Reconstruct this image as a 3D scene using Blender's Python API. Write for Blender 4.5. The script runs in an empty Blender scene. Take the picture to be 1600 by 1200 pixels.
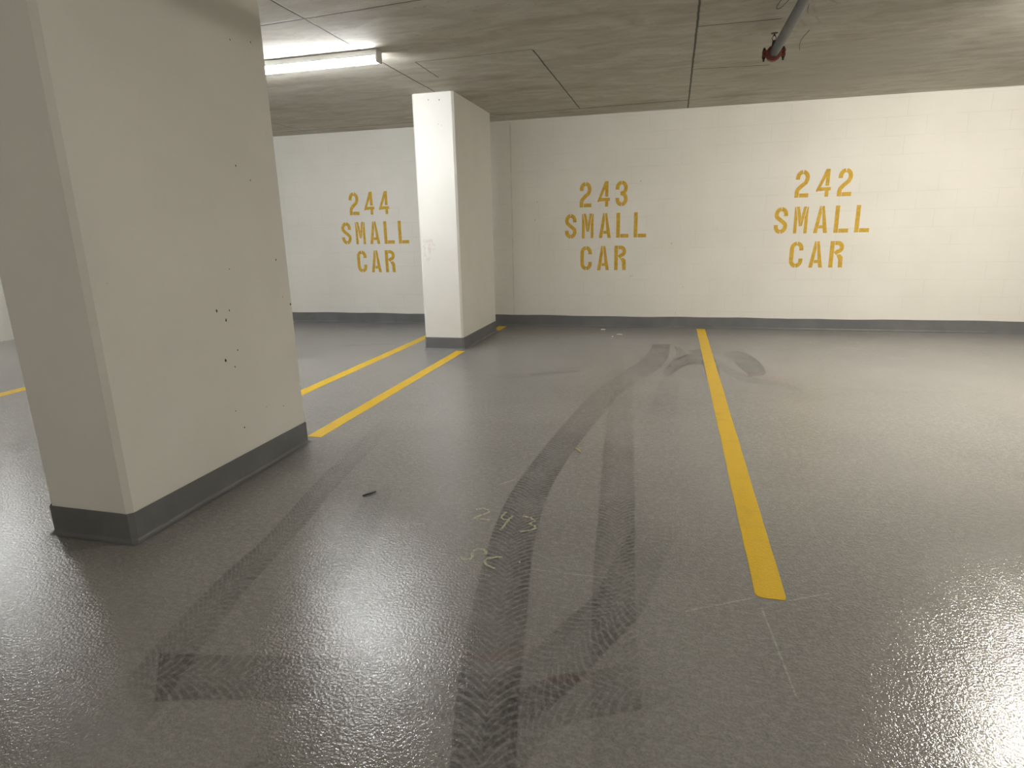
import bpy, bmesh, math, random
from mathutils import Vector, Matrix
random.seed(7)
S = bpy.context.scene
C = S.collection

# ------------------------------------------------------------------ camera
F_PX, YAW, PITCH, ROLL, CAM_H = 949.70, -0.2578, 0.2484, -0.0225, 1.3522
def cam_axes():
    cy, sy, cp, sp = math.cos(YAW), math.sin(YAW), math.cos(PITCH), math.sin(PITCH)
    cr, sr = math.cos(ROLL), math.sin(ROLL)
    f = Vector((sy*cp, cy*cp, -sp)); r = Vector((cy, -sy, 0)); u = r.cross(f)
    return cr*r + sr*u, -sr*r + cr*u, f
r_, u_, f_ = cam_axes()
cd = bpy.data.cameras.new('camera'); cam = bpy.data.objects.new('camera', cd); C.objects.link(cam)
M = Matrix((r_, u_, -f_)).transposed().to_4x4(); M.translation = (0, 0, CAM_H)
cam.matrix_world = M
cd.sensor_width = 36; cd.sensor_fit = 'HORIZONTAL'; cd.lens = F_PX/1600*36; cd.clip_start = .02
S.camera = cam
# ------------------------------------------------------------------ world, exposure, lamp levels
w = bpy.data.worlds.new('world'); S.world = w; w.use_nodes = True
w.node_tree.nodes['Background'].inputs[0].default_value = (.8, .78, .72, 1)
w.node_tree.nodes['Background'].inputs[1].default_value = .02
S.view_settings.view_transform = 'Standard'; S.view_settings.look = 'None'
S.view_settings.gamma = 1; S.view_settings.use_curve_mapping = False
S.view_settings.exposure = 2.32
LAMP_NEAR = 22.0      # the lamp seen in the photograph
LAMP_SIDE = 98.0  # unseen lamp off to the right, where the wall brightens
FILL_AISLE = 11.0  # unseen lamps added behind the camera to light the room
COOL = (.95, .975, 1.0); WARM = (1.0, .955, .86)

# ------------------------------------------------------------------ sizes
D = 8.605      # the numbered wall
ZC = 2.793     # ceiling
X0, X1, Y0 = -9.0, 8.5, -5.0
COLX0, COLX1 = -2.80, -2.325

# ------------------------------------------------------------------ helpers
def link(name, bm, mat, parent=None, smooth=False):
    me = bpy.data.meshes.new(name); bm.normal_update(); bm.to_mesh(me); bm.free()
    if smooth:
        for p in me.polygons: p.use_smooth = True
    me.materials.append(mat)
    o = bpy.data.objects.new(name, me); C.objects.link(o)
    if parent: o.parent = parent
    return o
def tag(o, label, cat, group=None):
    o['label'] = label; o['category'] = cat
    if group: o['group'] = group
    return o
def struct(o, label=None):
    o['kind'] = 'structure'
    if label: o['label'] = label
    return o
def empty(name, loc, label, cat, group=None):
    o = bpy.data.objects.new(name, None); C.objects.link(o); o.location = loc
    o.empty_display_size = .1
    return tag(o, label, cat, group)
def box(bm, x0, x1, y0, y1, z0, z1):
    v = [bm.verts.new(p) for p in ((x0,y0,z0),(x1,y0,z0),(x1,y1,z0),(x0,y1,z0),(x0,y0,z1),(x1,y0,z1),(x1,y1,z1),(x0,y1,z1))]
    for f in ((3,2,1,0),(4,5,6,7),(0,1,5,4),(1,2,6,5),(2,3,7,6),(3,0,4,7)):
        bm.faces.new([v[i] for i in f])
    return v
def loft(bm, rings, closed=True, caps=True):
    R = [[bm.verts.new(p) for p in r] for r in rings]
    n = len(R[0])
    for a, b in zip(R, R[1:]):
        for i in range(n if closed else n-1):
            j = (i+1) % n
            bm.faces.new((a[i], a[j], b[j], b[i]))
    if caps:
        bm.faces.new(R[0][::-1]); bm.faces.new(R[-1])
    return R
def tube(bm, pts, rad, n=10, caps=True):
    pts = [Vector(p) for p in pts]
    rads = rad if isinstance(rad, (list, tuple)) else [rad]*len(pts)
    rings = []; prev = None
    for i, p in enumerate(pts):
        t = (pts[min(i+1, len(pts)-1)] - pts[max(i-1, 0)]).normalized()
        ref = Vector((0,0,1)) if abs(t.z) < .9 else Vector((1,0,0))
        a = t.cross(ref).normalized()
        if prev is not None and a.dot(prev) < 0: a = -a
        prev = a; b = t.cross(a)
        rings.append([p + (a*math.cos(k*2*math.pi/n) + b*math.sin(k*2*math.pi/n))*rads[i] for k in range(n)])
    loft(bm, rings, True, caps)

# ------------------------------------------------------------------ node helpers
class NT:
    def __init__(s, name):
        s.m = bpy.data.materials.new(name); s.m.use_nodes = True
        s.t = s.m.node_tree; s.t.nodes.clear()
        s.out = s.t.nodes.new('ShaderNodeOutputMaterial')
    def n(s, typ, **kw):
        nd = s.t.nodes.new(typ)
        for k, v in kw.items(): setattr(nd, k, v)
        return nd
    def put(s, sock, v):
        if isinstance(v, bpy.types.NodeSocket): s.t.links.new(v, sock)
        elif v is not None: sock.default_value = v
    def math(s, op, a, b=None, c=None, clamp=False):
        nd = s.n('ShaderNodeMath', operation=op, use_clamp=clamp)
        s.put(nd.inputs[0], a)
        if b is not None: s.put(nd.inputs[1], b)
        if c is not None: s.put(nd.inputs[2], c)
        return nd.outputs[0]
    def vm(s, op, a, b=None, c=None, out=0):
        nd = s.n('ShaderNodeVectorMath', operation=op)
        s.put(nd.inputs[0], a)
        if b is not None: s.put(nd.inputs[1], b)
        if c is not None: s.put(nd.inputs[2], c)
        return nd.outputs[out]
    def scale(s, v, k):
        nd = s.n('ShaderNodeVectorMath', operation='SCALE'); s.put(nd.inputs[0], v); s.put(nd.inputs[3], k)
        return nd.outputs[0]
    def noise(s, vec, sc, det=3, rough=.5, dist=0):
        nd = s.n('ShaderNodeTexNoise'); s.put(nd.inputs['Vector'], vec)
        nd.inputs['Scale'].default_value = sc; nd.inputs['Detail'].default_value = det
        nd.inputs['Roughness'].default_value = rough; nd.inputs['Distortion'].default_value = dist
        return nd.outputs[0]
    def ramp(s, v, lo, hi, a=0., b=1.):
        nd = s.n('ShaderNodeMapRange', interpolation_type='SMOOTHSTEP'); s.put(nd.inputs[0], v)
        nd.inputs[1].default_value = lo; nd.inputs[2].default_value = hi
        nd.inputs[3].default_value = a; nd.inputs[4].default_value = b
        return nd.outputs[0]
    def mix(s, f, a, b):
        nd = s.n('ShaderNodeMix', data_type='RGBA'); s.put(nd.inputs[0], f)
        s.put(nd.inputs[6], a); s.put(nd.inputs[7], b)
        return nd.outputs[2]
    def obj(s): return s.n('ShaderNodeTexCoord').outputs['Object']
    def stretch(s, vec, sc):
        return s.vm('MULTIPLY', vec, sc)
    def bump(s, h, strength, dist, nrm=None):
        nd = s.n('ShaderNodeBump'); s.put(nd.inputs['Height'], h)
        nd.inputs['Strength'].default_value = strength; nd.inputs['Distance'].default_value = dist
        if nrm is not None: s.put(nd.inputs['Normal'], nrm)
        return nd.outputs[0]
    def bsdf(s, col, rough, normal=None, spec=.5, metal=0.):
        nd = s.n('ShaderNodeBsdfPrincipled')
        s.put(nd.inputs['Base Color'], col); s.put(nd.inputs['Roughness'], rough)
        nd.inputs['Specular IOR Level'].default_value = spec; nd.inputs['Metallic'].default_value = metal
        if normal is not None: s.put(nd.inputs['Normal'], normal)
        return nd.outputs[0]
    def done(s, sh): s.t.links.new(sh, s.out.inputs[0]); return s.m
    def seg(s, p, a, b, w, soft=.5):
        """1 on the segment a-b, 0 beyond width w (p, a, b in object space)."""
        a = Vector(a); ba = Vector(b) - a
        pa = s.vm('SUBTRACT', p, tuple(a))
        h = s.math('DIVIDE', s.vm('DOT_PRODUCT', pa, tuple(ba), out=1), ba.dot(ba), clamp=True)
        q = s.vm('SUBTRACT', pa, s.scale(tuple(ba), h))
        return s.ramp(s.vm('LENGTH', q, out=1), w*soft, w, 1., 0.)
    def spot(s, p, c, r, sc=(1,1,1)):
        q = s.stretch(s.vm('SUBTRACT', p, tuple(c)), sc)
        return s.ramp(s.vm('LENGTH', q, out=1), r*.5, r, 1., 0.)
    def mx(s, lst):
        r = lst[0]
        for l in lst[1:]: r = s.math('MAXIMUM', r, l)
        return r
def rgb(r, g, b):
    f = lambda c: c/12.92 if c <= .04045 else ((c+.055)/1.055)**2.4
    return (f(r/255), f(g/255), f(b/255), 1)

# ------------------------------------------------------------------ floor coating (shared by floor, tyre marks, kerb)
FLOOR_C = (.235, .222, .208, 1)
def coat_normal(t, p, k=1.):
    fine = t.noise(p, 95, 2, .6)
    wide = t.noise(p, 9, 2, .5)
    area = t.ramp(t.noise(p, 1.1, 2, .5), .2, .8, .8, 1.)
    h = t.math('MULTIPLY', t.ramp(fine, .28, .72), area)
    n1 = t.bump(wide, .05*k, .01)
    return t.bump(h, .30*k, .0024, n1)
def floor_mat():
    t = NT('grey_floor_coating'); p = t.obj()
    big = t.noise(p, .9, 4, .55)
    mid = t.noise(t.stretch(p, (1.0, 2.6, 1)), 3.2, 5, .62, .4)
    grain = t.noise(p, 120, 3, .7)
    multi = t.noise(t.stretch(p, (1, 1.6, 1)), 32, 5, .85)
    streak = t.noise(t.stretch(p, (1.6, 14, 1)), 3.0, 4, .65, .6)
    col = t.mix(t.ramp(big, .3, .7), (.262, .252, .243, 1), (.312, .300, .288, 1))
    col = t.mix(t.ramp(mid, .45, .75, 0, .22), col, (.36, .345, .325, 1))
    col = t.mix(t.ramp(streak, .5, .8, 0, .14), col, (.15, .142, .132, 1))
    col = t.mix(t.ramp(grain, .38, .62, 0, .42), col, (.15, .142, .132, 1))
    col = t.mix(t.ramp(multi, .44, .64, 0, .46), col, (.42, .405, .38, 1))
    # scratches and scuffs with a place of their own
    wob = t.vm('ADD', p, t.scale(t.vm('SUBTRACT', t.n('ShaderNodeTexNoise').outputs[1], (.5,.5,.5)), .0))
    sc = [((-.496,2.174,0), (-.197,2.177,0), .0035), ((.366,2.099,0), (.407,1.661,0), .005),
          ((.10,2.02,0), (.345,2.16,0), .006), ((.47,2.17,0), (.62,2.25,0), .005),
          ((-1.02,2.04,0), (-.94,2.05,0), .006), ((-.86,2.98,0), (-.80,3.06,0), .008)]
    sm = t.mx([t.seg(p, a, b, wd, .3) for a, b, wd in sc])
    sm = t.math('MULTIPLY', sm, t.ramp(t.noise(p, 60, 2), .38, .6, .15, .75))
    col = t.mix(sm, col, (.46, .45, .41, 1))
    dk = [((-1.62,7.25,0), (-1.05,7.2,0), .02), ((-.62,7.05,0), (-.42,7.0,0), .02),
          ((-1.25,5.55,0), (-.85,5.75,0), .05), ((-3.9,6.7,0), (-3.25,6.9,0), .06)]
    dm = t.math('MULTIPLY', t.mx([t.seg(p, a, b, wd, .3) for a, b, wd in dk]), .28)
    col = t.mix(dm, col, (.10, .095, .088, 1))
    # faded red paint rubbed into the coating
    pk = t.mx([t.seg(p, (-.60,1.62,0), (-.50,1.63,0), .035, .2), t.seg(p, (-.49,1.66,0), (-.45,1.67,0), .04, .2),
               t.seg(p, (-.32,1.575,0), (-.22,1.60,0), .03, .3), t.seg(p, (.75,5.9,0), (1.0,5.7,0), .12, .2)])
    pk = t.math('MULTIPLY', pk, t.ramp(t.noise(p, 90, 2), .35, .6, .08, .32))
    col = t.mix(pk, col, (.33, .19, .175, 1))
    rough = t.ramp(t.noise(p, 5, 3), .2, .8, .11, .15)
    return t.done(t.bsdf(col, rough, coat_normal(t, p), .8))
def track_mat(name, kind, strength):
    """tyre dirt lying on the coating; UV = (across 0..1, along in metres)"""
    t = NT(name); p = t.obj()
    uv = t.n('ShaderNodeUVMap', uv_map='UVMap').outputs[0]
    sx = t.n('ShaderNodeSeparateXYZ'); t.put(sx.inputs[0], uv); u, v = sx.outputs[0], sx.outputs[1]
    at = t.n('ShaderNodeAttribute', attribute_name='fade'); fade = at.outputs[2]
    c = t.math('ABSOLUTE', t.math('SUBTRACT', t.math('MULTIPLY', u, 2.), 1.0))         # 0 middle, 1 edges
    edge = t.ramp(c, .90, 1., 1., 0.)
    brk = t.ramp(t.noise(p, 38, 3, .6), .30, .60, .35, 1.)
    pat = t.ramp(t.noise(p, 2.6, 3), .28, .62, .45, 1.)
    if kind == 'chevron':
        cc = t.math('POWER', t.math('SUBTRACT', 1.0, c), 1.7)
        ph = t.math('ADD', v, t.math('MULTIPLY', cc, .085))
        ph = t.math('ADD', ph, t.math('MULTIPLY', t.noise(p, 7, 1), .014))
        s = t.math('SINE', t.math('MULTIPLY', ph, 2*math.pi/.033))
        tread = t.ramp(s, -.85, -.05, .22, 1.)
        side = t.ramp(c, .15, .85, .70, 1.)
        mask = t.math('MULTIPLY', tread, side)
    else:
        mask = t.ramp(c, .3, .95, .55, .85)
    for q in (edge, brk, pat, fade): mask = t.math('MULTIPLY', mask, q)
    mask = t.math('MULTIPLY', mask, strength)
    dark = t.bsdf((.070, .068, .058, 1), .38, coat_normal(t, p), .5)
    tr = t.n('ShaderNodeBsdfTransparent').outputs[0]
    ms = t.n('ShaderNodeMixShader'); t.put(ms.inputs[0], mask); t.put(ms.inputs[1], tr); t.put(ms.inputs[2], dark)
    return t.done(ms.outputs[0])
def line_mat():
    t = NT('yellow_line_paint'); p = t.obj()
    g = t.noise(p, 130, 3, .6); w_ = t.noise(p, 7, 4, .6)
    col = t.mix(t.ramp(g, .42, .70, 0, .32), (.78, .50, .018, 1), (.58, .35, .015, 1))
    col = t.mix(t.ramp(w_, .50, .74, 0, .22), col, (.42, .30, .07, 1))
    return t.done(t.bsdf(col, .42, coat_normal(t, p, .8), .4))
def kerb_mat():
    t = NT('slate_base_coating'); p = t.obj()
    col = t.mix(t.ramp(t.noise(p, 4, 4), .3, .7), (.150, .152, .152, 1), (.182, .184, .184, 1))
    return t.done(t.bsdf(col, .42, t.bump(t.noise(p, 60, 2), .25, .002), .4))
WALL_C = (.74, .715, .645, 1)
def wall_mat(side=False):
    t = NT('painted_block_side' if side else 'painted_block'); p = t.obj()
    sx = t.n('ShaderNodeSeparateXYZ'); t.put(sx.inputs[0], p)
    cb = t.n('ShaderNodeCombineXYZ')
    t.put(cb.inputs[0], t.math('ADD', sx.outputs[1 if side else 0], .145 + 10*.422)); t.put(cb.inputs[1], t.math('SUBTRACT', sx.outputs[2], .013 - .211*2))
    br = t.n('ShaderNodeTexBrick'); t.put(br.inputs['Vector'], cb.outputs[0])
    br.offset = .5; br.inputs['Scale'].default_value = 1
    br.inputs['Mortar Size'].default_value = .0032; br.inputs['Mortar Smooth'].default_value = .5
    br.inputs['Brick Width'].default_value = .422; br.inputs['Row Height'].default_value = .211
    br.inputs['Color1'].default_value = (1,1,1,1); br.inputs['Color2'].default_value = (.93,.93,.93,1)
    joint = br.outputs['Fac']
    vis = t.ramp(t.noise(p, 2.2, 3), .36, .62, .12, 1.)
    jm = t.math('MULTIPLY', joint, vis)
    c0 = t.mix(t.ramp(t.noise(p, 1.3, 3), .3, .7), (.78, .755, .685, 1), (.82, .795, .73, 1))
    col = t.mix(t.math('MULTIPLY', jm, .22), c0, (.45, .43, .38, 1))
    if not side:
        dn = [t.spot(p, c, r) for c, r in [((-.548,-.001,.70),.011),((-.525,-.001,.70),.009),((-.02,-.001,1.13),.012),((-.45,-.001,1.94),.011),
              ((-1.85,-.001,1.72),.012),((-1.88,-.001,1.48),.012),((.15,-.001,.55),.008),((-.30,-.001,.70),.006),((.55,-.001,1.31),.007),((.07,-.001,.2),.008)]]
        col = t.mix(t.math('MULTIPLY', t.mx(dn), .5), col, (.30, .27, .24, 1))
        cj = t.math('MULTIPLY', t.seg(p, (-2.215,0,.14), (-2.215,0,2.75), .012), t.ramp(t.noise(p, 5, 2), .3, .6, .25, 1))
        jm = t.mx([jm, cj]); col = t.mix(t.math('MULTIPLY', cj, .35), col, (.5, .48, .42, 1))
        ye = t.spot(p, (-1.20,0,.735), .035, (.6,1,1.6))
        col = t.mix(t.math('MULTIPLY', ye, .10), col, (.75, .5, .1, 1))
    pores = t.noise(p, 110, 3, .6)
    h = t.math('SUBTRACT', t.math('MULTIPLY', pores, .35), jm)
    return t.done(t.bsdf(col, .62, t.bump(h, .42, .0035), .3))
def column_mat():
    t = NT('painted_concrete'); p = t.obj()
    c0 = t.mix(t.ramp(t.noise(p, 1.6, 3), .3, .7), (.79, .77, .71, 1), (.83, .81, .75, 1))
    vo = t.n('ShaderNodeTexVoronoi'); t.put(vo.inputs['Vector'], p); vo.inputs['Scale'].default_value = 16
    gate = t.ramp(t.noise(p, 9, 2), .60, .66)
    pore = t.math('MULTIPLY', t.ramp(vo.outputs[0], .03, .065, 1, 0), gate)
    # rubbed smudge and grout dimples, front of the middle column
    sm = t.math('MULTIPLY', t.mx([t.spot(p, (-2.73,6.63,1.06), .06, (1,1,.7)), t.spot(p, (-2.69,6.63,1.20), .10, (1,1,.8))]), t.ramp(t.noise(p, 30, 3), .45, .65, 0, .30))
    col = t.mix(sm, c0, (.45, .33, .25, 1))
    col = t.mix(t.math('MULTIPLY', pore, .45), col, (.25, .23, .2, 1))
    h = t.math('SUBTRACT', t.math('MULTIPLY', t.noise(p, 45, 3), .25), pore)
    h = t.math('ADD', h, t.math('MULTIPLY', t.noise(p, 4, 2), .6))
    return t.done(t.bsdf(col, .55, t.bump(h, .35, .004), .35))
def ceiling_mat():
    t = NT('board_marked_concrete'); p = t.obj()
    st = t.noise(t.stretch(p, (1.2, 3.0, 1)), 1.8, 8, .66, .9)
    st2 = t.noise(t.stretch(p, (2.2, 11, 1)), 1.7, 6, .7, .8)
    big = t.noise(t.stretch(p, (.45, 1.3, 1)), 1.5, 5, .65)
    col = t.mix(t.ramp(st, .28, .72), (.44, .41, .34, 1), (.60, .575, .505, 1))
    col = t.mix(t.ramp(st2, .52, .74, 0, .32), col, (.30, .275, .225, 1))
    col = t.mix(t.ramp(big, .50, .70, 0, .60), col, (.34, .285, .225, 1))
    fleck = t.noise(t.stretch(p, (10, 24, 1)), 2.4, 3, .55)
    col = t.mix(t.ramp(fleck, .67, .71, 0, .60), col, (.06, .052, .042, 1))
    wv = t.vm('MULTIPLY', t.vm('SUBTRACT', (lambda nd: (t.put(nd.inputs['Vector'], p), nd.inputs['Scale'].__setattr__('default_value', 7.), nd.outputs[1])[-1])(t.n('ShaderNodeTexNoise')), (.5,.5,.5)), (.012,.012,0))
    q = t.vm('ADD', p, wv)
    L = [((-2.535,-4,0),(-2.52,6.6,0),.011), ((-3.95,4.30,0),(-1.71,4.11,0),.011), ((-6,4.34,0),(-3.9,4.30,0),.011), ((-1.71,4.11,0),(.1,4.02,0),.009),
         ((.095,-4,0),(.11,8.6,0),.012), ((-1.19,5.44,0),(-1.19,8.1,0),.010), ((-2.25,5.46,0),(-2.26,6.05,0),.008),
         ((-2.25,5.46,0),(-1.19,5.42,0),.006), ((-2.3,8.16,0),(.1,8.06,0),.018), ((.1,8.06,0),(.45,8.05,0),.006), ((.11,5.25,0),(.69,5.26,0),.011),
         ((.11,6.57,0),(.80,6.65,0),.012), ((.95,8.0,0),(1.3,8.0,0),.008), ((-9,8.36,0),(-2.8,8.24,0),.010), ((-5.2,6.9,0),(-5.2,8.4,0),.006), ((-2.53,1.6,0),(.1,1.62,0),.010)]
    jm = t.mx([t.seg(q, a, b, wd, .35) for a, b, wd in L])
    col = t.mix(t.math('MULTIPLY', jm, .82), col, (.05, .044, .036, 1))
    lt = t.math('MULTIPLY', t.seg(q, (-4.5,7.1,0), (-4.43,7.8,0), .012), .55)
    col = t.mix(lt, col, (.5, .49, .46, 1))
    # smoothed and smeared patch round the sprinkler pipe
    pt = t.math('MULTIPLY', t.mx([t.spot(p, (1.45,7.1,0), 1.15, (1.3,.9,1))]), .55)
    col = t.mix(pt, col, (.46, .435, .375, 1))
    rid = [((.86,5.05,0),(.92,5.22,0),.018), ((.84,5.35,0),(.90,5.50,0),.020), ((.93,5.30,0),(.99,5.45,0),.015), ((.95,4.95,0),(1.02,5.05,0),.014), ((.78,5.55,0),(.86,5.66,0),.02)]
    rm = t.math('MULTIPLY', t.mx([t.seg(q, a, b, wd, .2) for a, b, wd in rid]), t.ramp(t.noise(p, 26, 3), .35, .6, .2, .8))
    col = t.mix(rm, col, (.40, .37, .32, 1))
    h = t.math('SUBTRACT', t.math('MULTIPLY', st, .5), jm); h = t.math('ADD', h, rm)
    return t.done(t.bsdf(col, .8, t.bump(h, .5, .006), .2))
def plain(name, col, rough=.5, metal=0., spec=.5, grain=0):
    t = NT(name); nrm = None
    if grain:
        p = t.obj(); g = t.noise(p, grain, 3)
        col = t.mix(t.ramp(g, .35, .7, 0, .35), col, tuple(c*.6 for c in col[:3]) + (1,))
        nrm = t.bump(g, .2, .002)
    return t.done(t.bsdf(col, rough, nrm, spec, metal))
def glow(name, col, k):
    t = NT(name); e = t.n('ShaderNodeEmission'); e.inputs[0].default_value = (*col, 1); e.inputs[1].default_value = k
    return t.done(e.outputs[0])
def dust_mat(name, col, strength, sc=90):
    t = NT(name); p = t.obj()
    m = t.math('MULTIPLY', t.ramp(t.noise(p, sc, 3, .6), .30, .55, .35, 1.), strength)
    ms = t.n('ShaderNodeMixShader'); t.put(ms.inputs[0], m); t.put(ms.inputs[1], t.n('ShaderNodeBsdfTransparent').outputs[0])
    t.put(ms.inputs[2], t.bsdf(col, .7, None, .3)); return t.done(ms.outputs[0])

m_floor, m_line, m_kerb, m_wall, m_wside, m_col, m_ceil = floor_mat(), line_mat(), kerb_mat(), wall_mat(), wall_mat(True), column_mat(), ceiling_mat()
m_house = plain('white_lamp_body', (.80, .80, .80, 1), .35)
m_seal = plain('white_sealant', (.80, .78, .72, 1), .5)
def stencil_mat():
    t = NT('ochre_stencil_paint'); p = t.obj()
    col = t.mix(t.ramp(t.noise(p, 26, 3), .35, .7), (.68, .43, .055, 1), (.58, .35, .035, 1))
    return t.done(t.bsdf(col, .6, t.bump(t.noise(p, 90, 2), .2, .002), .3))
m_sten = stencil_mat()

# ------------------------------------------------------------------ room shell
bm = bmesh.new(); box(bm, X0, X1, Y0, D+.2, -.15, 0); struct(link('floor', bm, m_floor), 'grey coated garage floor with tyre marks')
bm = bmesh.new(); box(bm, X0, X1, Y0, D+.2, 0, .2); o = link('ceiling', bm, m_ceil); o.location.z = ZC; struct(o, 'bare concrete ceiling with form joints')
bm = bmesh.new(); box(bm, X0, X1, 0, .2, 0, ZC); o = link('wall_back', bm, m_wall); o.location.y = D; struct(o, 'cream painted block wall with stencilled bay numbers')
bm = bmesh.new(); box(bm, -.2, 0, Y0, D+.2, 0, ZC); o = link('wall_left', bm, m_wside); o.location.x = X0; struct(o)
bm = bmesh.new(); box(bm, 0, .2, Y0, D+.2, 0, ZC); o = link('wall_right', bm, m_wside); o.location.x = X1; struct(o)
bm = bmesh.new(); box(bm, X0-.2, X1+.2, -.2, 0, 0, ZC); o = link('wall_front', bm, m_wall); o.location.y = Y0; struct(o)
# base band on the back wall: coved foot, slightly wavy painted top
HB = .144
def cove(t_, h):   # (out, z) profile going up from the floor
    r = .022
    pr = [(t_+r-r*math.sin(a), r-r*math.cos(a)) for a in [k*math.pi/2/6 for k in range(7)]]
    pr[0] = (t_+r, .0005)
    return pr + [(t_, h-.003), (t_-.003, h)]
bm = bmesh.new(); rings = []
x = X0
while x <= X1+1e-6:
    hh = HB + .0035*math.sin(x*2.3) + .0025*math.sin(x*7.1+1) + random.uniform(-.0012, .0012)
    rings.append([(x, D-o_, z) for o_, z in cove(.008, hh)] + [(x, D, hh), (x, D, .0005)])
    x += .125
loft(bm, rings); struct(link('baseboard_back', bm, m_kerb), 'slate grey painted base band along the wall')
bm = bmesh.new(); rings = []
x = X0
while x <= X1+1e-6:
    hh = .013 + .003*math.sin(x*3.1) + random.uniform(-.002, .002)
    rings.append([(x, D, ZC-hh), (x, D-.006, ZC-hh+.003), (x, D-.009, ZC-.001), (x, D, ZC-.001)])
    x += .1
loft(bm, rings); struct(link('trim_1', bm, m_seal), 'white sealant bead between wall and ceiling')

# ------------------------------------------------------------------ columns
CH = .022
def outline(x0, x1, y0, y1, out=0.):
    c = CH; o = out
    k = c - o*.41
    return [(x0-o+k, y0-o), (x1+o-k, y0-o), (x1+o, y0-o+k), (x1+o, y1+o-k), (x1+o-k, y1+o), (x0-o+k, y1+o), (x0-o, y1+o-k), (x0-o, y0-o+k)]
m_pit = plain('dark_pinhole', (.035, .032, .03, 1), .8)
def column(y0, y1, label):
    t = empty('concrete_column', ((COLX0+COLX1)/2, (y0+y1)/2, 0), label, 'column', 'white painted garage columns')
    ox, oy = t.location.x, t.location.y
    bm = bmesh.new(); rings = []
    N = 14
    for i in range(N+1):
        z = .0005 + (ZC-.001)*i/N
        rings.append([(x, y, z) for x, y in outline(COLX0, COLX1, y0, y1)])
    loft(bm, rings)
    sh = link('shaft', bm, m_col); sh.parent = t; sh.matrix_parent_inverse = Matrix.Translation((-ox, -oy, 0))
    bm = bmesh.new(); rings = []
    for o_, z in cove(.006, HB): rings.append([(x, y, z) for x, y in outline(COLX0, COLX1, y0, y1, o_)])
    loft(bm, rings, True, False)
    b = link('base_band', bm, m_kerb); b.parent = t; b.matrix_parent_inverse = Matrix.Translation((-ox, -oy, 0))
    b['label'] = 'slate grey painted base band'
    return t
def pit(t, p, axis, r):
    bm = bmesh.new(); n = 9; ring = []; 
    for k in range(n):
        a = k*2*math.pi/n; rr = r*random.uniform(.6, 1.2)
        du, dv = rr*math.cos(a)*.8, rr*math.sin(a)*1.1
        ring.append((du, dv))
    def P(du, dv, d): return (p[0]+d, p[1]+du, p[2]+dv) if axis == 'x' else (p[0]+du, p[1]-d, p[2]+dv)
    a = [bm.verts.new(P(du, dv, -.002)) for du, dv in ring]; b = [bm.verts.new(P(du*.8, dv*.8, .0007)) for du, dv in ring]
    for i in range(n): bm.faces.new((a[i], a[(i+1)%n], b[(i+1)%n], b[i]))
    bm.faces.new(b)
    o = link('pinhole', bm, m_pit); o.parent = t; o.matrix_parent_inverse = Matrix.Translation((-t.location.x, -t.location.y, 0))
near = column(2.0, 3.405, 'white painted concrete column nearest the camera at the left')
for y, z, r in [(3.018,1.724,.007),(3.127,1.655,.005),(2.816,.96,.006),(2.781,.913,.010),(2.839,.736,.006),(2.734,.70,.013),(2.80,.65,.007),(3.184,.313,.004),
                (3.277,1.207,.007),(3.02,.353,.004),(2.758,.406,.005),(2.81,.292,.007),(3.372,.927,.011),(3.1,2.365,.005),(3.273,2.397,.005),(2.86,1.18,.004),(3.30,.98,.004),(2.72,.97,.009)]:
    pit(near, (COLX1, y, z), 'x', r)
mid = column(6.63, 8.03, 'white painted concrete column standing between bays 244 and 243')
for x, z, r in [(-2.607,2.723,.008),(-2.483,2.715,.008),(-2.504,2.474,.006),(-2.47,2.46,.004)]:
    pit(mid, (x, 6.63, z), 'y', r)

# ------------------------------------------------------------------ painted floor lines
def painted_line(x0, x1, y0, y1, label, near_cut=0., far_cut=0.):
    bm = bmesh.new(); n = max(8, int((y1-y0)/.12)); rings = []
    r = .03
    def z_ring(y, a, b):
        return [(a, y, .0002), (b, y, .0002), (b-.001, y, .0018), (a+.001, y, .0018)]
    if near_cut:
        for k in range(6):
            an = k*math.pi/2/5
            rings.append(z_ring(y0 + r*(1-math.sin(an)) , x0 + r*(1-math.cos(an)), x1 - .35*r*(1-math.cos(an))))
        rings.sort(key=lambda q: q[0][1])
        ys = [y0+r+(y1-y0-r)*(i+1)/n for i in range(n)]
    else: ys = [y0+(y1-y0)*i/n for i in range(n+1)]
    for i, y in enumerate(ys):
        j = random.uniform(-.0015, .0015)
        e = far_cut if i == len(ys)-1 else 0
        rings.append(z_ring(y, x0+j, x1+j))
    loft(bm, rings)
    return tag(link('parking_line', bm, m_line), label, 'parking line', 'yellow bay lines painted on the floor')
painted_line(-2.392, -2.285, 3.49, 6.575, 'yellow floor line running from near column to the middle column')
painted_line(-2.400, -2.285, 8.06, 8.43, 'short yellow floor line stub behind the middle column')
painted_line(-3.175, -3.062, 3.40, 8.45, 'yellow floor line edging bay 244, passing left of middle column')
painted_line(.352, .462, 2.165, 8.50, 'long yellow floor line right of bay 243 with rounded end', near_cut=1)
painted_line(-5.93, -5.80, 3.40, 8.49, 'yellow floor line at far left of bay 244 behind near column')

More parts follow.
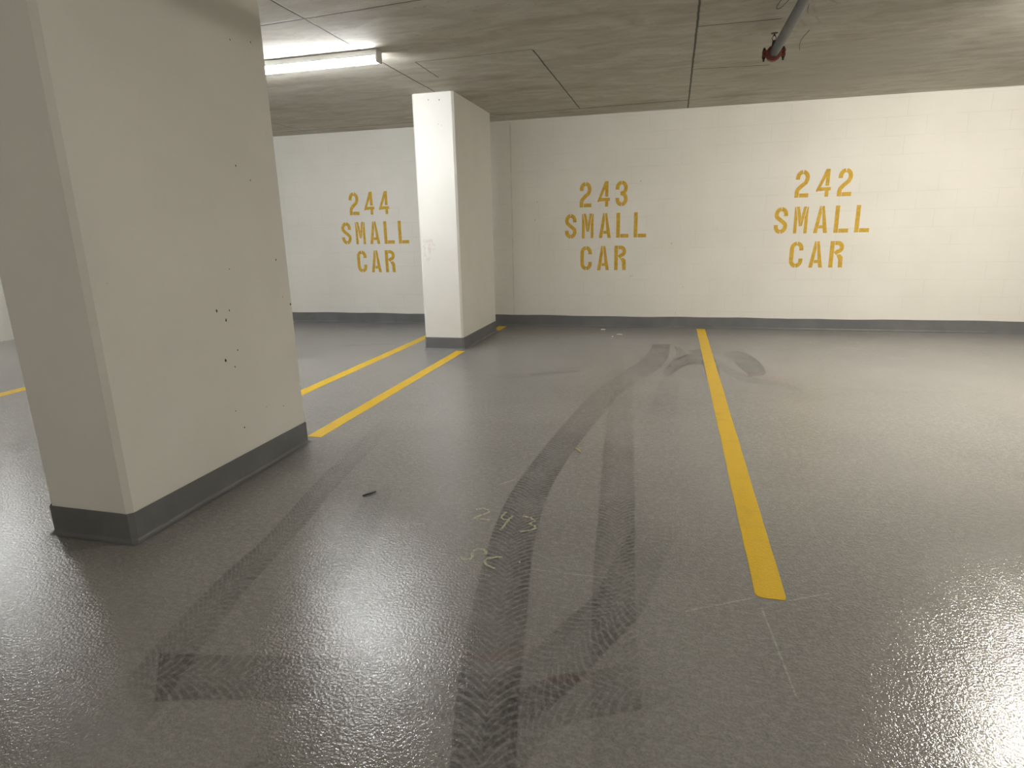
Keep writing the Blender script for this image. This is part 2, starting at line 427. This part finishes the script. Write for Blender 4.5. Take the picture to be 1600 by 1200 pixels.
# ------------------------------------------------------------------ stencil lettering
def arc(cx, cy, rx, ry, a0, a1, n=8):
    return [(cx+rx*math.cos(math.radians(a0+(a1-a0)*i/n)), cy+ry*math.sin(math.radians(a0+(a1-a0)*i/n))) for i in range(n+1)]
T_ = .146; H_ = T_/2; W_ = .485; G = .016
cxm = W_/2; rx = W_/2-H_; ry = .21
def strokes(ch):
    """('s', centreline) = stroked piece, ('p', outline) = filled piece; cap height 1, width W_"""
    top = 1-H_-ry; bot = H_+ry
    hookTL = ('s', [(H_, .655)] + arc(cxm, top, rx, ry, 180, 94))
    hookTR = ('s', [(W_-H_, .66)] + arc(cxm, top, rx, ry, 0, 86))
    hookBL = ('s', [(H_, .33)] + arc(cxm, bot, rx, ry, 180, 266))
    hookBR = ('s', [(W_-H_, .35)] + arc(cxm, bot, rx, ry, 0, -86))
    legA = ('p', [(0, 0), (.135, 0), (.135+.075, .50), (.245, .72), (.215, 1.0), (.165, 1.0)])
    bodyA = ('p', [(.25, 1.0), (.325, 1.0), (W_+.01, 0), (W_-.125, 0), (W_-.155, .175), (.178, .175), (.196, .29), (W_-.178, .29), (.262, .80), (.245, .88)])
    if ch == '2':
        return [hookTL, ('s', arc(cxm, top, rx, ry, 84, -20) + [(W_-H_-.05, .54), (.20, .40), (H_+.02, .28), (H_, .19), (H_, 0)]), ('p', [(T_+.022, 0), (W_, 0), (W_, T_), (T_+.022, T_)])]
    if ch == '3':
        ro, qo, ri, qi, ct, cb_ = W_/2, ry+H_, W_/2-T_, ry-H_, 1-ry-H_, ry+H_
        return [hookTL, hookBL, ('p', arc(cxm, ct, ro, qo, 87, -48) + [(W_-.075, .5)] + arc(cxm, cb_, ro, qo, 48, -87) +
                arc(cxm, cb_, ri, qi, -84, 70) + [(.19, .432), (.19, .568)] + arc(cxm, ct, ri, qi, -70, 84))]
    if ch == '4':
        return [('p', [(.30, 1), (.44, 1), (.44, .395), (.312, .395), (.312, .70), (.155, .36), (.10, .22), (.02, .18), (.0, .235)]),
                ('p', [(.135, .345), (W_+.02, .345), (W_+.02, .225), (.44, .225), (.44, 0), (.312, 0), (.312, .225), (.10, .205)])]
    if ch == 'S':
        return [('s', arc(cxm, top, rx, ry, 94, 200, 9) + [(H_+.06, .59), (cxm, .50), (W_-H_-.06, .41)] + arc(cxm, bot, rx, ry, 20, -86, 9)), hookTR, hookBL]
    if ch == 'C':
        return [('s', arc(cxm, top, rx, ry, 94, 180) + arc(cxm, bot, rx, ry, 180, 266)), hookTR, hookBR]
    if ch == 'L':
        return [('p', [(0, 0), (T_, 0), (T_, 1), (0, 1)]), ('p', [(T_+.022, 0), (W_+.02, 0), (W_+.02, T_), (T_+.022, T_)])]
    if ch == 'M':
        return [('p', [(0, 0), (.115, 0), (.115, .60), (.04, .97), (0, 1)]), ('p', [(W_, 0), (W_-.115, 0), (W_-.115, .60), (W_-.04, .97), (W_, 1)]),
                ('p', [(.062, 1), (.165, 1), (cxm, .62), (cxm+.002, .27), (cxm-.05, .27)]),
                ('p', [(W_-.062, 1), (W_-.165, 1), (cxm+.012, .60), (cxm+.012, .27), (cxm+.055, .27)])]
    if ch == 'A': return [legA, bodyA]
    if ch == 'R':
        return [('p', [(0, 0), (T_, 0), (T_, 1), (0, 1)]),
                ('s', [(T_+.022, 1-H_), (.26, 1-H_)] + arc(.26, .765, W_-H_-.26, 1-H_-.765, 84, -84, 10) + [(.185, .53)]),
                ('p', [(.245, .475), (.375, .50), (W_-.01, .40), (W_, .0), (W_-T_, .0), (W_-T_-.012, .30)])]
def glyph(ch, x, z, h, name, parent):
    bm = bmesh.new()
    y0, y1 = D-.0022, D-.0003
    def prism(poly):
        poly = [(x + (px)*h, z + pz*h) for px, pz in poly]
        area = sum(a[0]*b[1]-b[0]*a[1] for a, b in zip(poly, poly[1:]+poly[:1]))
        if area < 0: poly = poly[::-1]
        fr = [bm.verts.new((a, y0, b)) for a, b in poly]; bk = [bm.verts.new((a, y1, b)) for a, b in poly]
        f = bm.faces.new(fr); n = len(fr)
        for i in range(n): bm.faces.new((fr[i], bk[i], bk[(i+1) % n], fr[(i+1) % n]))
        f.normal_update(); bmesh.ops.triangulate(bm, faces=[f], ngon_method='EAR_CLIP')
    for kind, pts in strokes(ch):
        if kind == 'p': prism(pts); continue
        P = [Vector(q) for q in pts]; Lf, Rt = [], []
        for i, q in enumerate(P):
            t = (P[min(i+1, len(P)-1)] - P[max(i-1, 0)]).normalized(); nn = Vector((-t.y, t.x))
            Lf.append(q+nn*H_); Rt.append(q-nn*H_)
        w3 = lambda q, y: bm.verts.new((x+q.x*h, y, z+q.y*h))
        loft(bm, [[w_.co.copy() for w_ in ()] or [(x+a.x*h, y0, z+a.y*h), (x+b.x*h, y0, z+b.y*h), (x+b.x*h, y1, z+b.y*h), (x+a.x*h, y1, z+a.y*h)] for a, b in zip(Lf, Rt)])
    bmesh.ops.recalc_face_normals(bm, faces=bm.faces)
    o = link(name, bm, m_sten); o.parent = parent; o.matrix_parent_inverse = Matrix.Translation(parent.location).inverted()
    return o
def sign(rows, cx, label):
    t = empty('stencilled_bay_number', (cx, D-.001, .78), label, 'wall lettering', 'ochre stencilled bay numbers on the wall')
    for txt, x, z, h, pitch in rows:
        for i, ch in enumerate(txt):
            glyph(ch, x + i*pitch*h, z, h, 'digit' if ch.isdigit() else 'letter', t)
    return t
def bay(num, xn, xs, xc, zn, zs, zc, h=.327):
    sign([(num, xn, zn, h, .74), ('SMALL', xs, zs, h, .715), ('CAR', xc, zc, h, .715)], xs+.5,
         'yellow stencilled 24%s SMALL CAR lettering on the cream wall' % num[-1])
bay('243', -1.256, -1.457, -1.242, 1.628, 1.216, .783)
bay('244', -4.735, -4.900, -4.676, 1.618, 1.190, .768)
bay('242', 1.449, 1.236, 1.452, 1.665, 1.228, .800)

# ------------------------------------------------------------------ batten lamps
def lamp(x0, x1, yc, k, col, label, drop=0.):
    ZC = globals()['ZC'] - drop
    t = empty('batten_lamp', ((x0+x1)/2, yc, ZC), label, 'ceiling light', 'linear ceiling lamps')
    inv = Matrix.Translation(t.location).inverted(); hw = .048
    def part(name, bm, mat):
        o = link(name, bm, mat); o.parent = t; o.matrix_parent_inverse = inv; return o
    zb = ZC-.092; zm = ZC-.046
    bm = bmesh.new()
    prof = [(-hw, ZC-.0005), (-hw-.002, ZC-.006), (-hw, zm), (hw, zm), (hw+.002, ZC-.006), (hw, ZC-.0005)]
    loft(bm, [[(x, yc+a, z) for a, z in prof] for x in (x0+.012, x1-.012)]); part('housing', bm, m_house)
    bm = bmesh.new(); r = .014
    prof = [(-hw+.017, zm-.001)] + [(-hw+.017+r-r*math.cos(a), zb+r-r*math.sin(a)) for a in [i*math.pi/8 for i in range(5)]] + \
           [(hw-.017-r+r*math.sin(a), zb+r-r*math.cos(a)) for a in [i*math.pi/8 for i in range(5)]] + [(hw-.017, zm-.001)]
    loft(bm, [[(x, yc+a, z) for a, z in prof] for x in (x0+.012, x1-.012)])
    part('diffuser', bm, glow('lit_diffuser', col, k))
    for xa, xb in ((x0, x0+.012), (x1-.012, x1)):
        bm = bmesh.new(); e = .003
        prof = [(-hw-e, ZC-.0005), (-hw-e, zb+.012), (-hw+.008, zb-e), (hw-.008, zb-e), (hw+e, zb+.012), (hw+e, ZC-.0005)]
        loft(bm, [[(x, yc+a, z) for a, z in prof] for x in (xa, xb)]); part('end_cap', bm, m_house)
    for xr in ((x0+.25, x1-.25) if drop else ()):  # rods for the added aisle lamps, dropped to light the ceiling
        bm = bmesh.new(); tube(bm, [(xr, yc, ZC-.0005), (xr, yc, ZC+drop-.001)], .005, 8); part('hanging_rod', bm, m_house)
    return t
lamp(-4.84, -2.385, 5.03, LAMP_NEAR, COOL, 'lit linear batten lamp on the ceiling behind the near column')
lamp(2.65, 3.87, 5.03, LAMP_SIDE, WARM, 'unseen linear ceiling lamp over the right-hand bays')
lamp(-3.6, -2.4, -1.5, FILL_AISLE, WARM, 'unseen fill lamp added over the aisle at the left', .32)  # aisle lamps: out of view, added as fill light
lamp(2.2, 3.4, -1.5, FILL_AISLE, WARM, 'unseen fill lamp added over the aisle at the right', .32)
lamp(-.6, .6, -2.0, FILL_AISLE, WARM, 'unseen fill lamp added over the middle of the aisle', .32)
lamp(-8.6, -7.4, 5.03, LAMP_NEAR, COOL, 'linear ceiling lamp near the left-hand wall')

# ------------------------------------------------------------------ sprinkler pipe
m_pipe = plain('galvanised_pipe', (.13, .14, .145, 1), .5, .4, grain=14)
m_red = plain('orange_red_coupling', (.20, .045, .025, 1), .5, 0, grain=60)
m_dark = plain('dark_iron', (.05, .042, .035, 1), .5, .5)
px_, pz_, py_ = .685, 2.615, 5.47
t = empty('sprinkler_pipe', (px_, py_, pz_), 'grey sprinkler pipe under the ceiling with an orange-red end coupling', 'pipe')
inv = Matrix.Translation(t.location).inverted()
def part(name, bm, mat, label=None, smooth=False, par=None):
    o = link(name, bm, mat, None, smooth); o.parent = par or t
    o.matrix_parent_inverse = inv
    if label: o['label'] = label
    return o
bm = bmesh.new(); tube(bm, [(px_, y, pz_) for y in (-4.9, 0, 3, py_-.012)], .034, 20); part('pipe', bm, m_pipe, smooth=True)
bm = bmesh.new()
tube(bm, [(px_, py_-.035, pz_), (px_, py_-.030, pz_), (px_, py_-.022, pz_), (px_, py_+.020, pz_), (px_, py_+.028, pz_), (px_, py_+.032, pz_)], [.040, .052, .056, .056, .052, .03], 22)
for sx in (-1, 1):
    box(bm, px_+sx*.050, px_+sx*.082, py_-.020, py_+.018, pz_+.004, pz_+.024)
    box(bm, px_+sx*.050, px_+sx*.082, py_-.020, py_+.018, pz_-.024, pz_-.004)
part('coupling', bm, m_red, 'orange-red grooved coupling')
for sx in (-1, 1):
    bm = bmesh.new(); tube(bm, [(px_+sx*.069, py_-.001, pz_-.052), (px_+sx*.069, py_-.001, pz_+.044)], .0065, 8)
    tube(bm, [(px_+sx*.069, py_-.001, pz_+.024), (px_+sx*.069, py_-.001, pz_+.036)], .012, 6)
    tube(bm, [(px_+sx*.069, py_-.001, pz_-.036), (px_+sx*.069, py_-.001, pz_-.024)], .012, 6)
    part('bolt', bm, m_dark)
bm = bmesh.new()
sy = py_ - .03
tube(bm, [(px_-.012, sy-.03, pz_+.028), (px_-.012, sy-.03, pz_+.075)], [.016, .012], 10)
for sx in (-1, 1): tube(bm, [(px_-.012+sx*.006, sy-.03, pz_+.072), (px_-.012+sx*.014, sy-.03, pz_+.09), (px_-.012+sx*.003, sy-.03, pz_+.115)], .003, 6)
tube(bm, [(px_-.012, sy-.03, pz_+.105), (px_-.012, sy-.03, pz_+.125)], .004, 8)
tube(bm, [(px_-.012, sy-.03, pz_+.123), (px_-.012, sy-.03, pz_+.126)], .026, 14)
part('sprinkler_head', bm, m_dark, 'upright sprinkler head with round deflector')
for y in (4.0, 1.4, -1.6, -4.2):
    bm = bmesh.new()
    ring = [(px_+.038*math.cos(a), y, pz_+.038*math.sin(a)) for a in [k*2*math.pi/18 for k in range(19)]]
    tube(bm, ring, .005, 6); tube(bm, [(px_, y, pz_+.038), (px_, y, ZC-.001)], .005, 8)
    part('pipe_hanger', bm, m_dark)
# loose tie wires hanging close under the concrete
def wire(pts, label):
    bm = bmesh.new(); P = []
    V = [Vector(p) for p in pts]
    for i in range(len(V)-1):
        a, b, c, d = V[max(i-1, 0)], V[i], V[i+1], V[min(i+2, len(V)-1)]
        for k in range(5):
            s = k/5
            P.append(.5*((2*b) + (c-a)*s + (2*a-5*b+4*c-d)*s*s + (3*b-a-3*c+d)*s**3))
    P.append(V[-1]); tube(bm, P, .0022, 6)
    return tag(link('tie_wire', bm, m_dark, None, True), label, 'wire', 'loose wires on the ceiling')
wire([(.665, 4.62, ZC-.001), (.62, 4.72, ZC-.03), (.60, 4.83, ZC-.05), (.63, 4.86, ZC-.045), (.67, 4.80, ZC-.02), (.72, 4.66, ZC-.001)], 'thin dark loop of wire on the ceiling left of the pipe')
wire([(.80, 4.78, ZC-.001), (.815, 4.93, ZC-.02), (.835, 5.08, ZC-.02), (.86, 5.2, ZC-.001)], 'thin dark wire on the ceiling right of the pipe')
wire([(.95, 5.62, ZC-.001), (.925, 5.80, ZC-.02), (.945, 5.98, ZC-.025), (.985, 6.2, ZC-.001)], 'bent dark wire on the ceiling beyond the pipe coupling')

# ------------------------------------------------------------------ tyre marks
m_tr = {k: track_mat('tyre_dirt_'+k, kind, s) for k, kind, s in (('strong', 'chevron', .48), ('medium', 'chevron', .34), ('faint', 'chevron', .26), ('scuff', 'smear', .45))}
def cr(a, b, c, d, s): return .5*((2*b) + (c-a)*s + (2*a-5*b+4*c-d)*s*s + (3*b-a-3*c+d)*s**3)
ZT = [.0003]
def ribbon(name, edges, mat, label, fades=None, sub=8):
    """edges: list of (xl, yl, xr, yr) on the floor"""
    E = [tuple(map(float, e)) for e in edges]; n = len(E); fades = fades or [.0]+[1.]*(n-2)+[.0]
    rows = []
    for i in range(n-1):
        a, b, c, d = E[max(i-1, 0)], E[i], E[i+1], E[min(i+2, n-1)]
        for k in range(sub if i < n-2 else sub+1):
            s = k/sub; rows.append((tuple(cr(a[j], b[j], c[j], d[j], s) for j in range(4)), fades[i]*(1-s)+fades[i+1]*s))
    ZT[0] += .00012; z = ZT[0]
    bm = bmesh.new(); uvl = bm.loops.layers.uv.new('UVMap'); fl = bm.verts.layers.float.new('fade')
    V = []; length = 0; prev = None; U = 6
    for e, f in rows:
        m = Vector(((e[0]+e[2])/2, (e[1]+e[3])/2))
        if prev is not None: length += (m-prev).length
        prev = m; row = []
        for k in range(U+1):
            s = k/U; v = bm.verts.new((e[0]*(1-s)+e[2]*s, e[1]*(1-s)+e[3]*s, z)); v[fl] = f; row.append((v, (s, length)))
        V.append(row)
    for a, b in zip(V, V[1:]):
        for k in range(U):
            q = [a[k], a[k+1], b[k+1], b[k]]
            fc = bm.faces.new([x[0] for x in q])
            if fc.calc_area() < 0: pass
            for lp, x in zip(fc.loops, q): lp[uvl].uv = x[1]
    bmesh.ops.recalc_face_normals(bm, faces=bm.faces)
    o = link(name, bm, m_tr[mat])
    return tag(o, label, 'tyre mark', 'tyre marks on the floor')
ribbon('tyre_track', [(-.46,.95,-.29,.985),(-.511,1.197,-.335,1.235),(-.583,1.458,-.390,1.502),(-.635,1.69,-.427,1.737),(-.721,2.175,-.514,2.22),(-.765,2.517,-.555,2.561),(-.784,2.963,-.578,3.006),
       (-.750,3.584,-.540,3.626),(-.671,4.461,-.446,4.43),(-.573,5.181,-.35,5.10),(-.42,5.80,-.17,5.66),(-.264,6.455,-.02,6.306),(-.184,7.286,.022,7.314)], 'strong',
       'darkest chevron tyre track curving from the foreground to the far end of bay 243', [.7,.8,1,1,1,1,1,.8,.45,.35,.36,.6,1])
ribbon('tyre_track', [(-.10,.98,.05,1.0),(-.15,1.286,.0,1.311),(-.215,1.789,-.06,1.819),(-.26,2.182,-.091,2.214),(-.305,2.753,-.124,2.788),(-.378,3.654,-.181,3.693),(-.431,4.505,-.24,4.539),(-.483,5.303,-.289,5.335),(-.50,5.9,-.30,5.95)], 'medium',
       'straight chevron tyre track right of the darkest one', [.1,.2,.5,.85,1,.75,.22,.12,0])
ribbon('tyre_track', [(-1.62,1.25,-1.40,1.15),(-1.70,1.60,-1.50,1.50),(-1.745,1.885,-1.567,1.773),(-1.765,2.12,-1.610,2.05),(-1.815,2.41,-1.655,2.34),(-1.874,2.688,-1.715,2.63),(-1.937,3.077,-1.775,3.01),(-1.99,3.465,-1.83,3.42),(-2.07,4.034,-1.91,3.977)], 'medium',
       'chevron tyre track passing beside the near column', [.4,.8,1,1,1,1,.8,.5,0])
ribbon('tyre_track', [(-.10,2.75,.10,2.70),(-.17,2.397,.02,2.332),(-.244,2.045,-.045,1.99),(-.324,1.868,-.150,1.75),(-.405,1.67,-.25,1.52),(-.50,1.49,-.37,1.33),(-.62,1.32,-.52,1.14)], 'medium',
       'short tyre track curving down left into the darkest track', [0,.5,.9,1,.9,.6,0])
ribbon('tyre_track', [(-1.614,1.40,-1.45,1.209),(-1.396,1.443,-1.25,1.264),(-1.139,1.495,-1.015,1.305),(-.942,1.521,-.829,1.311),(-.64,1.545,-.562,1.336),(-.35,1.56,-.30,1.35)], 'medium',
       'tyre track running crosswise at the lower left', [1,1,.8,.4,.3,0])
ribbon('tyre_track', [(-1.62,3.0,-1.46,2.95),(-1.50,2.55,-1.33,2.50),(-1.42,2.15,-1.24,2.08),(-1.36,1.75,-1.20,1.66)], 'faint',
       'faint tyre track just right of the one beside the near column', [0,.9,.7,0])
ribbon('tyre_track', [(-.02,1.72,.12,1.60),(-.16,1.66,-.05,1.50),(-.33,1.57,-.25,1.39),(-.45,1.42,-.30,1.30),(-.47,1.25,-.30,1.20),(-.42,1.0,-.25,1.0)], 'faint',
       'swirled tyre scrub low in the middle of the floor', [0,.8,1,1,.8,.4])
ribbon('tyre_track', [(-.93,1.22,-.83,1.33),(-1.03,1.10,-.90,1.06),(-1.02,.95,-.86,.92)], 'faint', 'faint tyre scrub at the bottom left of the floor', [0,.8,.8])
ribbon('tyre_track', [(-2.4,6.0,-2.2,6.0),(-2.0,5.7,-1.85,5.6),(-1.6,5.5,-1.5,5.35),(-1.1,5.75,-1.05,5.55),(-.8,6.1,-.7,5.95)], 'faint', 'very faint tyre track crossing bay 243 beyond the middle', [0,.4,.5,.7,0])
# dry steering scuffs near the wall
ribbon('tyre_scuff', [(.02,7.314,.10,7.0),(.16,7.0,.06,6.55),(.20,6.6,-.02,6.2)], 'scuff', 'grey scuff hooking off the top of the darkest track', [.5,.5,0])
ribbon('tyre_scuff', [(-.06,5.75,-.02,5.52),(.02,6.30,.08,5.90),(.14,6.66,.17,6.15),(.26,6.78,.27,6.25),(.38,6.70,.34,6.2)], 'scuff', 'curved grey scuff reaching the right-hand floor line from its left', [0,1,1,.8,.3])
ribbon('tyre_scuff', [(.20,7.0,.22,6.86),(.38,7.02,.36,6.60),(.47,6.62,.33,6.4),(.485,6.1,.34,6.0),(.47,5.72,.33,5.66)], 'scuff', 'round grey scuff curling over the right-hand floor line', [.2,1,1,.9,.2])
ribbon('tyre_scuff', [(.66,7.0,.54,6.75),(.80,6.95,.64,6.55),(.90,6.5,.66,6.2),(.90,6.02,.72,5.9),(.86,5.85,.70,5.75)], 'scuff', 'fan shaped grey scuff to the right of the long floor line', [.1,.7,1,1,.3])
ribbon('tyre_scuff', [(.50,6.5,.48,6.2),(.64,5.98,.56,5.8),(.78,5.75,.68,5.55),(1.0,5.6,.95,5.45),(1.12,5.35,1.02,5.25)], 'scuff', 'long pale scuff sweeping right from the floor line', [0,.6,.5,.4,.2])
ribbon('tyre_scuff', [(-.05,5.6,.12,5.6),(-.08,5.2,.10,5.2),(-.12,4.6,.08,4.6),(-.15,3.9,.05,3.9)], 'scuff', 'broad faint scuff between the straight track and floor line', [0,.3,.25,0])

# ------------------------------------------------------------------ chalk marks and litter
m_chalk = dust_mat('worn_yellow_chalk', (.60, .59, .43, 1), .68)
def chalk(parent, name, pts, w_=.0065):
    bm = bmesh.new(); P = [Vector((a, b, .0028)) for a, b in pts]; L = []
    for i, p in enumerate(P):
        d = (P[min(i+1, len(P)-1)] - P[max(i-1, 0)]).normalized(); nn = Vector((-d.y, d.x, 0))
        wd = w_*random.uniform(.75, 1.25); L.append((p+nn*wd, p-nn*wd))
    V = [(bm.verts.new(a), bm.verts.new(b)) for a, b in L]
    for a, b in zip(V, V[1:]): bm.faces.new((a[0], a[1], b[1], b[0]))
    bmesh.ops.recalc_face_normals(bm, faces=bm.faces)
    for f in bm.faces:
        if f.normal.z < 0: f.normal_flip()
    o = link(name, bm, m_chalk); o.parent = parent; o.matrix_parent_inverse = Matrix.Translation(parent.location).inverted()
t = empty('chalk_number', (-.73, 2.56, .001), 'worn pale chalk number 243 written on the floor', 'chalk marking', 'worn chalk writing on the floor')
chalk(t, 'digit', [(-.898,2.647),(-.867,2.668),(-.840,2.660),(-.826,2.638),(-.835,2.615),(-.860,2.588),(-.882,2.553),(-.84,2.556),(-.80,2.555)])
chalk(t, 'digit', [(-.745,2.655),(-.753,2.592),(-.735,2.572),(-.715,2.578)])
chalk(t, 'digit', [(-.702,2.617),(-.712,2.56),(-.717,2.50),(-.722,2.465)])
chalk(t, 'digit', [(-.653,2.627),(-.61,2.615),(-.585,2.59),(-.603,2.555),(-.575,2.54),(-.566,2.518),(-.585,2.492),(-.63,2.470)])
t = empty('chalk_letters', (-.75, 2.21, .001), 'worn pale chalk letters SC written on the floor below the number', 'chalk marking', 'worn chalk writing on the floor')
chalk(t, 'letter', [(-.728,2.240),(-.730,2.266),(-.748,2.283),(-.770,2.282),(-.786,2.262),(-.784,2.235),(-.774,2.208),(-.782,2.188),(-.803,2.183),(-.825,2.202)], .007)
chalk(t, 'letter', [(-.648,2.236),(-.675,2.232),(-.702,2.215),(-.716,2.190),(-.700,2.165),(-.675,2.150),(-.655,2.143)], .007)

def bit(name, pts, r, mat, label, cat, group=None):
    bm = bmesh.new(); tube(bm, pts, r, 6)
    return tag(link(name, bm, mat), label, cat, group)
bit('black_stick', [(-1.535,2.672,.0065),(-1.522,2.690,.0075),(-1.505,2.712,.007),(-1.492,2.738,.0065)], [.004,.0055,.0055,.0035], plain('black_rubber', (.012,.012,.012,1), .5), 'short black strip of rubber lying on the floor beside near column', 'debris')
bit('yellow_chip', [(-.545,3.602,.0062),(-.522,3.572,.0075),(-.498,3.535,.0062)], [.0025,.005,.003], plain('pale_yellow_plastic', (.62,.50,.16,1), .5), 'small pale yellow splinter lying beside the darkest tyre track', 'debris')
m_paper = plain('white_paper', (.85,.84,.8,1), .7)
def scrap(x, y, w_, d_, label):
    bm = bmesh.new(); box(bm, x-w_/2, x+w_/2, y-d_/2, y+d_/2, .0003, .004)
    for v in bm.verts: v.co.x += random.uniform(-.2,.2)*w_; v.co.y += random.uniform(-.2,.2)*d_; v.co.z += random.uniform(0,.003)
    tag(link('paper_scrap', bm, m_paper), label, 'litter', 'white scraps on the floor')
scrap(-.626, 7.911, .06, .05, 'white paper scrap on the floor near the wall in bay 243')
scrap(-.70, 7.76, .02, .02, 'tiny white speck just left of the white paper scrap')
scrap(-.88, 8.30, .05, .03, 'pale scrap close against the base of the wall')
bm = bmesh.new(); bmesh.ops.create_icosphere(bm, subdivisions=1, radius=.0045, matrix=Matrix.Translation((-.567, 2.208, .0048)))
tag(link('pebble', bm, m_paper), 'tiny white pebble on the right edge of the darkest tyre track', 'pebble')
